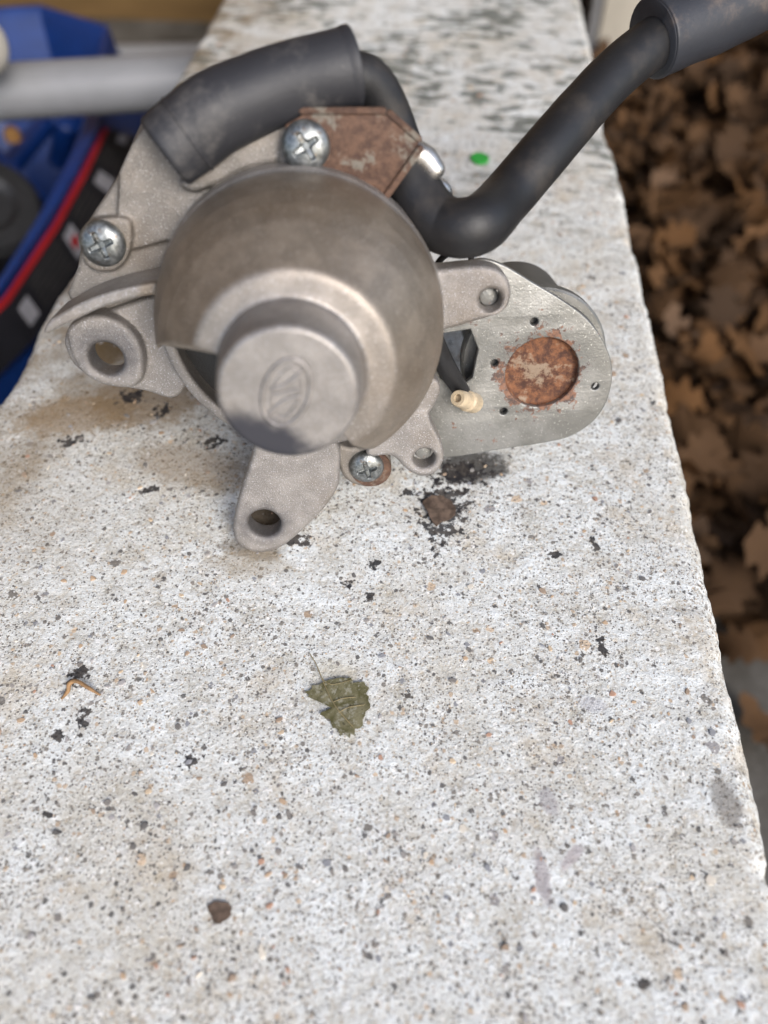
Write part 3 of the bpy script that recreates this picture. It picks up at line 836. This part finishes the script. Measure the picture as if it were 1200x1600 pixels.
def solenoid():
    zp = -.0190
    out = [(730, 411), (756, 405), (788, 415), (832, 441), (880, 470), (918, 499), (944, 535), (957, 576), (951, 620), (931, 655), (896, 680), (858, 691), (780, 703), (692, 716), (655, 705), (640, 600), (655, 500), (690, 430)]
    hexa = [(688, 522), (735, 515), (747, 546), (738, 590), (716, 607), (688, 590)]
    c = mp(847, 583, zp); e = mp(847 + 57, 583, zp); rr = (e - c).length
    loops = [smooth_loop(mps(out, zp), 5), mps(hexa, zp), circle2(c, rr, 64)]
    for px, py in ((835, 503), (773, 568), (787, 643), (930, 604)):
        q = mp(px, py, zp); loops.append(circle2(q, .00120, 16))
    pl = link('solenoid_plate', slab(loops, zp, .0022, .0005), M['plate'], motor, 40)
    d = link('recessed_disc', lathe([(0, -.0024), (rr * .55, -.0025), (rr * .88, -.0027), (rr * .96, -.0025), (rr * 1.0, -.0018), (rr * 1.015, -.0010), (rr * 1.015, -.0029), (0, -.0029)], 64), M['rustdisc'], pl, 50)
    d.location = (c.x, c.y, zp)
    # raised lip of the plate's outer edge
    # round body behind the plate
    b = link('solenoid_body', lathe([(0, -.0006), (.0195, -.0006), (.0202, -.0012), (.0202, -.0035), (.0190, -.0042), (.0190, -.050), (.0180, -.052), (0, -.052)], 64), M['yoke'], motor, 40)
    b.location = (c.x - .0006, c.y + .0012, zp - .0024)
    b = link('solenoid_flange', lathe([(.0150, -.0060), (.0225, -.0060), (.0232, -.0066), (.0232, -.0105), (.0190, -.0110)], 64), M['plate'], motor, 40)
    b.location = (c.x - .0010, c.y + .0010, zp - .0024)
    # rivets inside the two right hand ears
    for px, py, z in ((767, 470, -.0035), (663, 718, -.0050)):
        q = mp(px, py, 0)
        r = link('rivet', lathe([(.0, .0004), (.0016, .0003), (.0024, .0000), (.0026, -.0005), (.0026, -.004), (0, -.004)], 24), M['plate'], motor); r.location = (q.x, q.y, z)
    # black lever, nylon pin, thin wire
    link('lever', sweep([mp(672, 520, -.010), mp(694, 568, -.0140), mp(722, 612, -.0175)], [.0032, .0031, .0026], 16, 8, rnd=.3), M['black'], motor)
    a = mp(741, 630, -.0190); b_ = mp(715, 622, -.0100); ax = (b_ - a); ln = ax.length
    pin = link('nylon_pin', lathe([(0, 0), (.0031, 0), (.0033, .0008), (.0033, ln * .45), (.0028, ln * .5), (.0026, ln * .95), (.0023, ln), (.0013, ln), (.0012, ln - .002), (0, ln - .0022)], 28), M['plastic'], motor, 30)
    pin.matrix_local = Matrix.Translation(a) @ ax.to_track_quat('Z', 'Y').to_matrix().to_4x4()
    link('wire', sweep([mp(676, 425, -.018), mp(690, 404, -.018), mp(712, 390, -.016), mp(728, 386, -.017), mp(736, 398, -.019), mp(734, 430, -.022)], [.0009] * 6, 10, 6), M['cable'], motor)
solenoid()

def screw_mesh(R=.0062, H=.0026):
    nr, na = 44, 120; v, f = [], []
    def top(x, y):
        r = math.hypot(x, y)
        z = H * (1 - (r / R) ** 2.6) ** .62 if r < R else 0
        arm = .155 * R
        L = .60 * R
        d = 0
        for u, w_ in ((x, y), (y, x)):
            au, aw = abs(u), abs(w_)
            a = arm * (1 - .25 * au / L)
            s = max(0, min(1, (a - aw) / (.05 * R))) * max(0, min(1, (L - au) / (.10 * R)))
            d = max(d, s * (.0019 - .0009 * au / L))
        c = max(0, 1 - r / (.26 * R)); d = max(d, .0019 * min(1, c * 2.2))
        return z - d
    for i in range(nr + 1):
        r = R * i / nr
        for j in range(na):
            a = 2 * math.pi * j / na; x, y = r * math.cos(a), r * math.sin(a)
            v.append((x, y, top(x, y)))
    for j in range(na): a = 2 * math.pi * j / na; v.append((R * math.cos(a), R * math.sin(a), -.0015))
    for i in range(nr + 1):
        for j in range(na): f.append((i * na + j, i * na + (j + 1) % na, (i + 1) * na + (j + 1) % na, (i + 1) * na + j))
    me = pydata(v, f); return me
def screws():
    me = screw_mesh(); first = None
    for (px, py, z, s, rz, tx, ty) in ((160, 381, -.0062, .95, .35, 0, 0), (478, 228, -.0026, .95, .55, -.05, .05), (573, 730, -.0070, .88, .25, .05, 0)):
        q = mp(px, py, z)
        if first is None: o = first = link('screw', me, M['zinc'], motor, 40)
        else: o = first.copy(); COL.objects.link(o); o.parent = motor
        o.location = (q.x, q.y, z); o.scale = (s, s, s); o.rotation_euler = (tx, ty, rz)
    q = mp(580, 733, -.0075)
    ws = link('washer', lathe(Loop([(.0035, 0), (.0062, 0), (.0064, -.0003), (.0064, -.0010), (.0035, -.0010)]), 40), M['bracket'], motor, 40); ws.location = (q.x, q.y, -.0072)
screws()

def bracket():
    z = -.0032
    poly = [(446, 196), (474, 179), (602, 179), (655, 224), (598, 305), (540, 300), (480, 262), (446, 240)]
    b = link('cable_bracket', slab([mps(poly, z)], z, .0020, .0003), M['bracket'], motor, 30)
    def lip(p, q, h, t):
        a = mp(*p, z); c = mp(*q, z); d = (c - a).normalized(); n = Vector((-d.y, d.x, 0))
        vv = []
        for s in (a, c):
            for k, dz in ((0, 0), (t, 0), (t, h), (0, h)): vv.append(Vector((s.x, s.y, 0)) + n * k + Vector((0, 0, z - .002 + dz)))
        me = pydata(vv, [(0, 1, 2, 3), (4, 5, 6, 7), (0, 1, 5, 4), (1, 2, 6, 5), (2, 3, 7, 6), (3, 0, 4, 7)])
        bm = bmesh.new(); bm.from_mesh(me); bmesh.ops.bevel(bm, geom=bm.edges, offset=.0003, segments=2, affect='EDGES'); return from_bm(bm)
    link('bent_edge', join([lip((468, 178), (603, 178), .0028, .0014), lip((603, 178), (655, 224), .0026, .0014), lip((655, 225), (597, 306), .0034, .0016)]), M['bracket'], b, 30)
    link('clip', join([sweep([mp(635, 232, -.010), mp(662, 245, -.010), mp(680, 266, -.009)], [.0030, .0031, .0026], 18, 6, rnd=.9),
                       sweep([mp(664, 286, -.012), mp(690, 296, -.012), mp(700, 322, -.013)], [.0022, .0024, .0018], 16, 6, rnd=.9)]), M['steel'], motor, 60)
bracket()

def boot_and_cable():
    bp = [(263, 235, -.0025, 57), (298, 207, -.004, 59), (340, 176, -.005, 60), (405, 147, -.008, 58), (470, 125, -.010, 57), (520, 113, -.011, 57), (545, 108, -.012, 57)]
    pts = [mp(x, y, k) for x, y, k, q in bp]
    def rpx(p, q): return ((MOT @ p) - CC).dot(CF) * q / FPX
    r = [rpx(p, b_[3]) for p, b_ in zip(pts, bp)]
    rl = r[-1]
    n_in = [.0085] * 3
    outer = sweep(pts, r, 48, 10, (True, False), .16, .012)
    # lip and inside of the open end
    d = (pts[-1] - pts[-2]).normalized()
    e = pts[-1]
    lip = sweep([e - d * .0018, e + d * .0001, e + d * .0009, e + d * .0012, e + d * .0005, e - d * .004, e - d * .010], [rl, rl * 1.05, rl * 1.05, rl, rl * .9, rl * .86, rl * .82], 48, 4, (False, True))
    ca = catmull(pts, 10)
    def seam(i, q):
        tt = (ca[i + 1] - ca[i - 1]).normalized(); n1 = tt.orthogonal().normalized(); n2 = tt.cross(n1)
        return sweep([ca[i] + (n1 * math.cos(x) + n2 * math.sin(x)) * q for x in [2 * math.pi * j / 48 for j in range(49)]], [.00035] * 49, 8, 1, (False, False))
    ridge = seam(9, r[1] * 1.0)
    tab = sweep([mp(303, 270, -.0045), mp(318, 276, -.005), mp(334, 270, -.005)], [.0016, .0020, .0016], 20, 6, rnd=.8)
    link('terminal_boot', join([outer, lip, ridge]), M['boot'], motor, 60)
    cp = [mp(500, 124, -.012), mp(545, 120, -.014), mp(575, 128, -.016), mp(597, 160, -.018), mp(612, 205, -.0190), mp(628, 255, -.0150), mp(652, 305, -.0110), mp(690, 350, -.0060), mp(745, 352, -.0030)]
    rr = [.0058, .0058, .0058, .0060, .0066, .0070, .0072, .0074, .0075]
    W = [(790, 310, .212), (850, 240, .216), (905, 176, .222), (965, 112, .228), (1030, 62, .234), (1120, 10, .238), (1240, -60, .242)]
    for x, y, dd in W: cp.append(MOTI @ deep(x, y, dd)); rr.append(.0073)
    cb = link('cable', sweep(cp, rr, 32, 10, wob=.02), M['cable'], motor, 60)
    s = [MOTI @ deep(x, y, dd) for x, y, dd in ((1022, 60, .2335), (1060, 44, .235), (1120, 18, .238), (1180, -14, .2395), (1260, -60, .242))]
    so_ = sweep(s, [.0112, .0112, .0116, .0122, .0130], 36, 8, (False, False), 0, .03)
    dd = (s[0] - s[1]).normalized()
    lip = sweep([s[0] - dd * .003, s[0], s[0] + dd * .0006, s[0], s[0] - dd * .01, s[0] - dd * .03], [.0112, .0114, .0109, .0104, .0100, .0098], 36, 4, (False, False))
    link('cable_sleeve', join([so_, lip]), M['sleeve'], cb, 60)

boot_and_cable()

# ------------------------------------------------------------------ small scraps on the slab
def scrap(name, px, mat, label, cat, z=.0006, th=.0003, curl=.0006, wob=1.0, seed=1):
    pts = [level(x, y, 0) for x, y in px]; c = sum(pts, Vector()) / len(pts)
    lp = smooth_loop([(p - c).to_2d() for p in pts], 4)
    rg = random.Random(seed)
    lp = [p * (1 + rg.uniform(-.035, .035) * wob) for p in lp]
    v = [Vector((0, 0, z))]; f = []; K = 5; n = len(lp)
    for k in range(1, K + 1):
        for i, p in enumerate(lp):
            q = p * (k / K); zz = z + curl * (noise.noise(Vector((q.x * 160, q.y * 160, seed))) + .3) * (k / K)
            v.append(Vector((q.x, q.y, max(zz, .0001))))
    for i in range(n): f.append((0, 1 + i, 1 + (i + 1) % n))
    for k in range(K - 1):
        for i in range(n):
            a, b = 1 + k * n + i, 1 + k * n + (i + 1) % n; f.append((a, a + n, b + n, b))
    top = len(v); v += [p + Vector((0, 0, -th)) for p in v]; f += [tuple(q + top for q in reversed(t)) for t in list(f)]
    e = 1 + (K - 1) * n
    for i in range(n): f.append((e + i, e + (i + 1) % n, top + e + (i + 1) % n, top + e + i))
    o = link(name, pydata(v, f), mat, None, 50); o.location = (c.x, c.y, .0003); tag(o, label, cat)
    return o, c
def scraps():
    leaf, c = scrap('flat_leaf', [(508, 1068), (540, 1064), (566, 1070), (577, 1090), (576, 1115), (560, 1138), (546, 1154), (528, 1146), (515, 1126), (500, 1116), (520, 1110), (500, 1100), (478, 1086), (490, 1074)], M['olive'], 'olive green leaf fragment with a pale midrib lying on the slab', 'leaf', .0004, .0002, .0006, 3.0, 5)
    def vein(px, r):
        pts = [level(x, y, 0) - Vector((c.x, c.y, -.0009)) for x, y in px]
        return sweep(pts, [r] * len(pts), 6, 5)
    link('leaf_vein', join([vein([(484, 1024), (494, 1040), (503, 1062), (516, 1092), (532, 1116), (552, 1138)], .00017), vein([(520, 1100), (536, 1094), (556, 1092)], .00011), vein([(530, 1116), (545, 1108), (570, 1104)], .00010), vein([(503, 1062), (518, 1072), (548, 1066)], .00009)]), M['vein'], leaf, 60)
    scrap('brown_scrap', [(660, 786), (680, 779), (702, 782), (712, 800), (705, 812), (690, 818), (680, 826), (668, 806)], M['bark'], 'dark brown scrap of dead leaf on the tar stain below the motor', 'leaf scrap', .0008, .0004, .0016, 1.2, 9)
    scrap('green_chip', [(735, 250), (742, 243), (756, 244), (764, 251), (758, 258), (744, 259)], M['green'], 'bright green plastic chip on the far part of the slab', 'plastic chip', .0012, .0008, .0002, .3, 2)
    scrap('brown_crumb', [(328, 1412), (345, 1408), (362, 1420), (358, 1438), (340, 1442), (328, 1430)], M['bark'], 'brown crumb on the pale slab near the bottom left', 'leaf scrap', .0001, .0001, .0005, 4.5, 4)
    pts = [level(x, y, 0) + Vector((0, 0, z)) for x, y, z in ((97, 1094, .0006), (108, 1082, .001), (112, 1073, .002), (124, 1071, .0028), (140, 1079, .0022), (158, 1088, .0008))]
    o = link('straw', sweep([p - pts[0] for p in pts], [.0003, .0006, .0007, .0006, .0006, .0003], 8, 6), M['dry'], None, 60); o.location = pts[0]
    tag(o, 'bent orange bit of dry straw on a black stain', 'straw')
scraps()
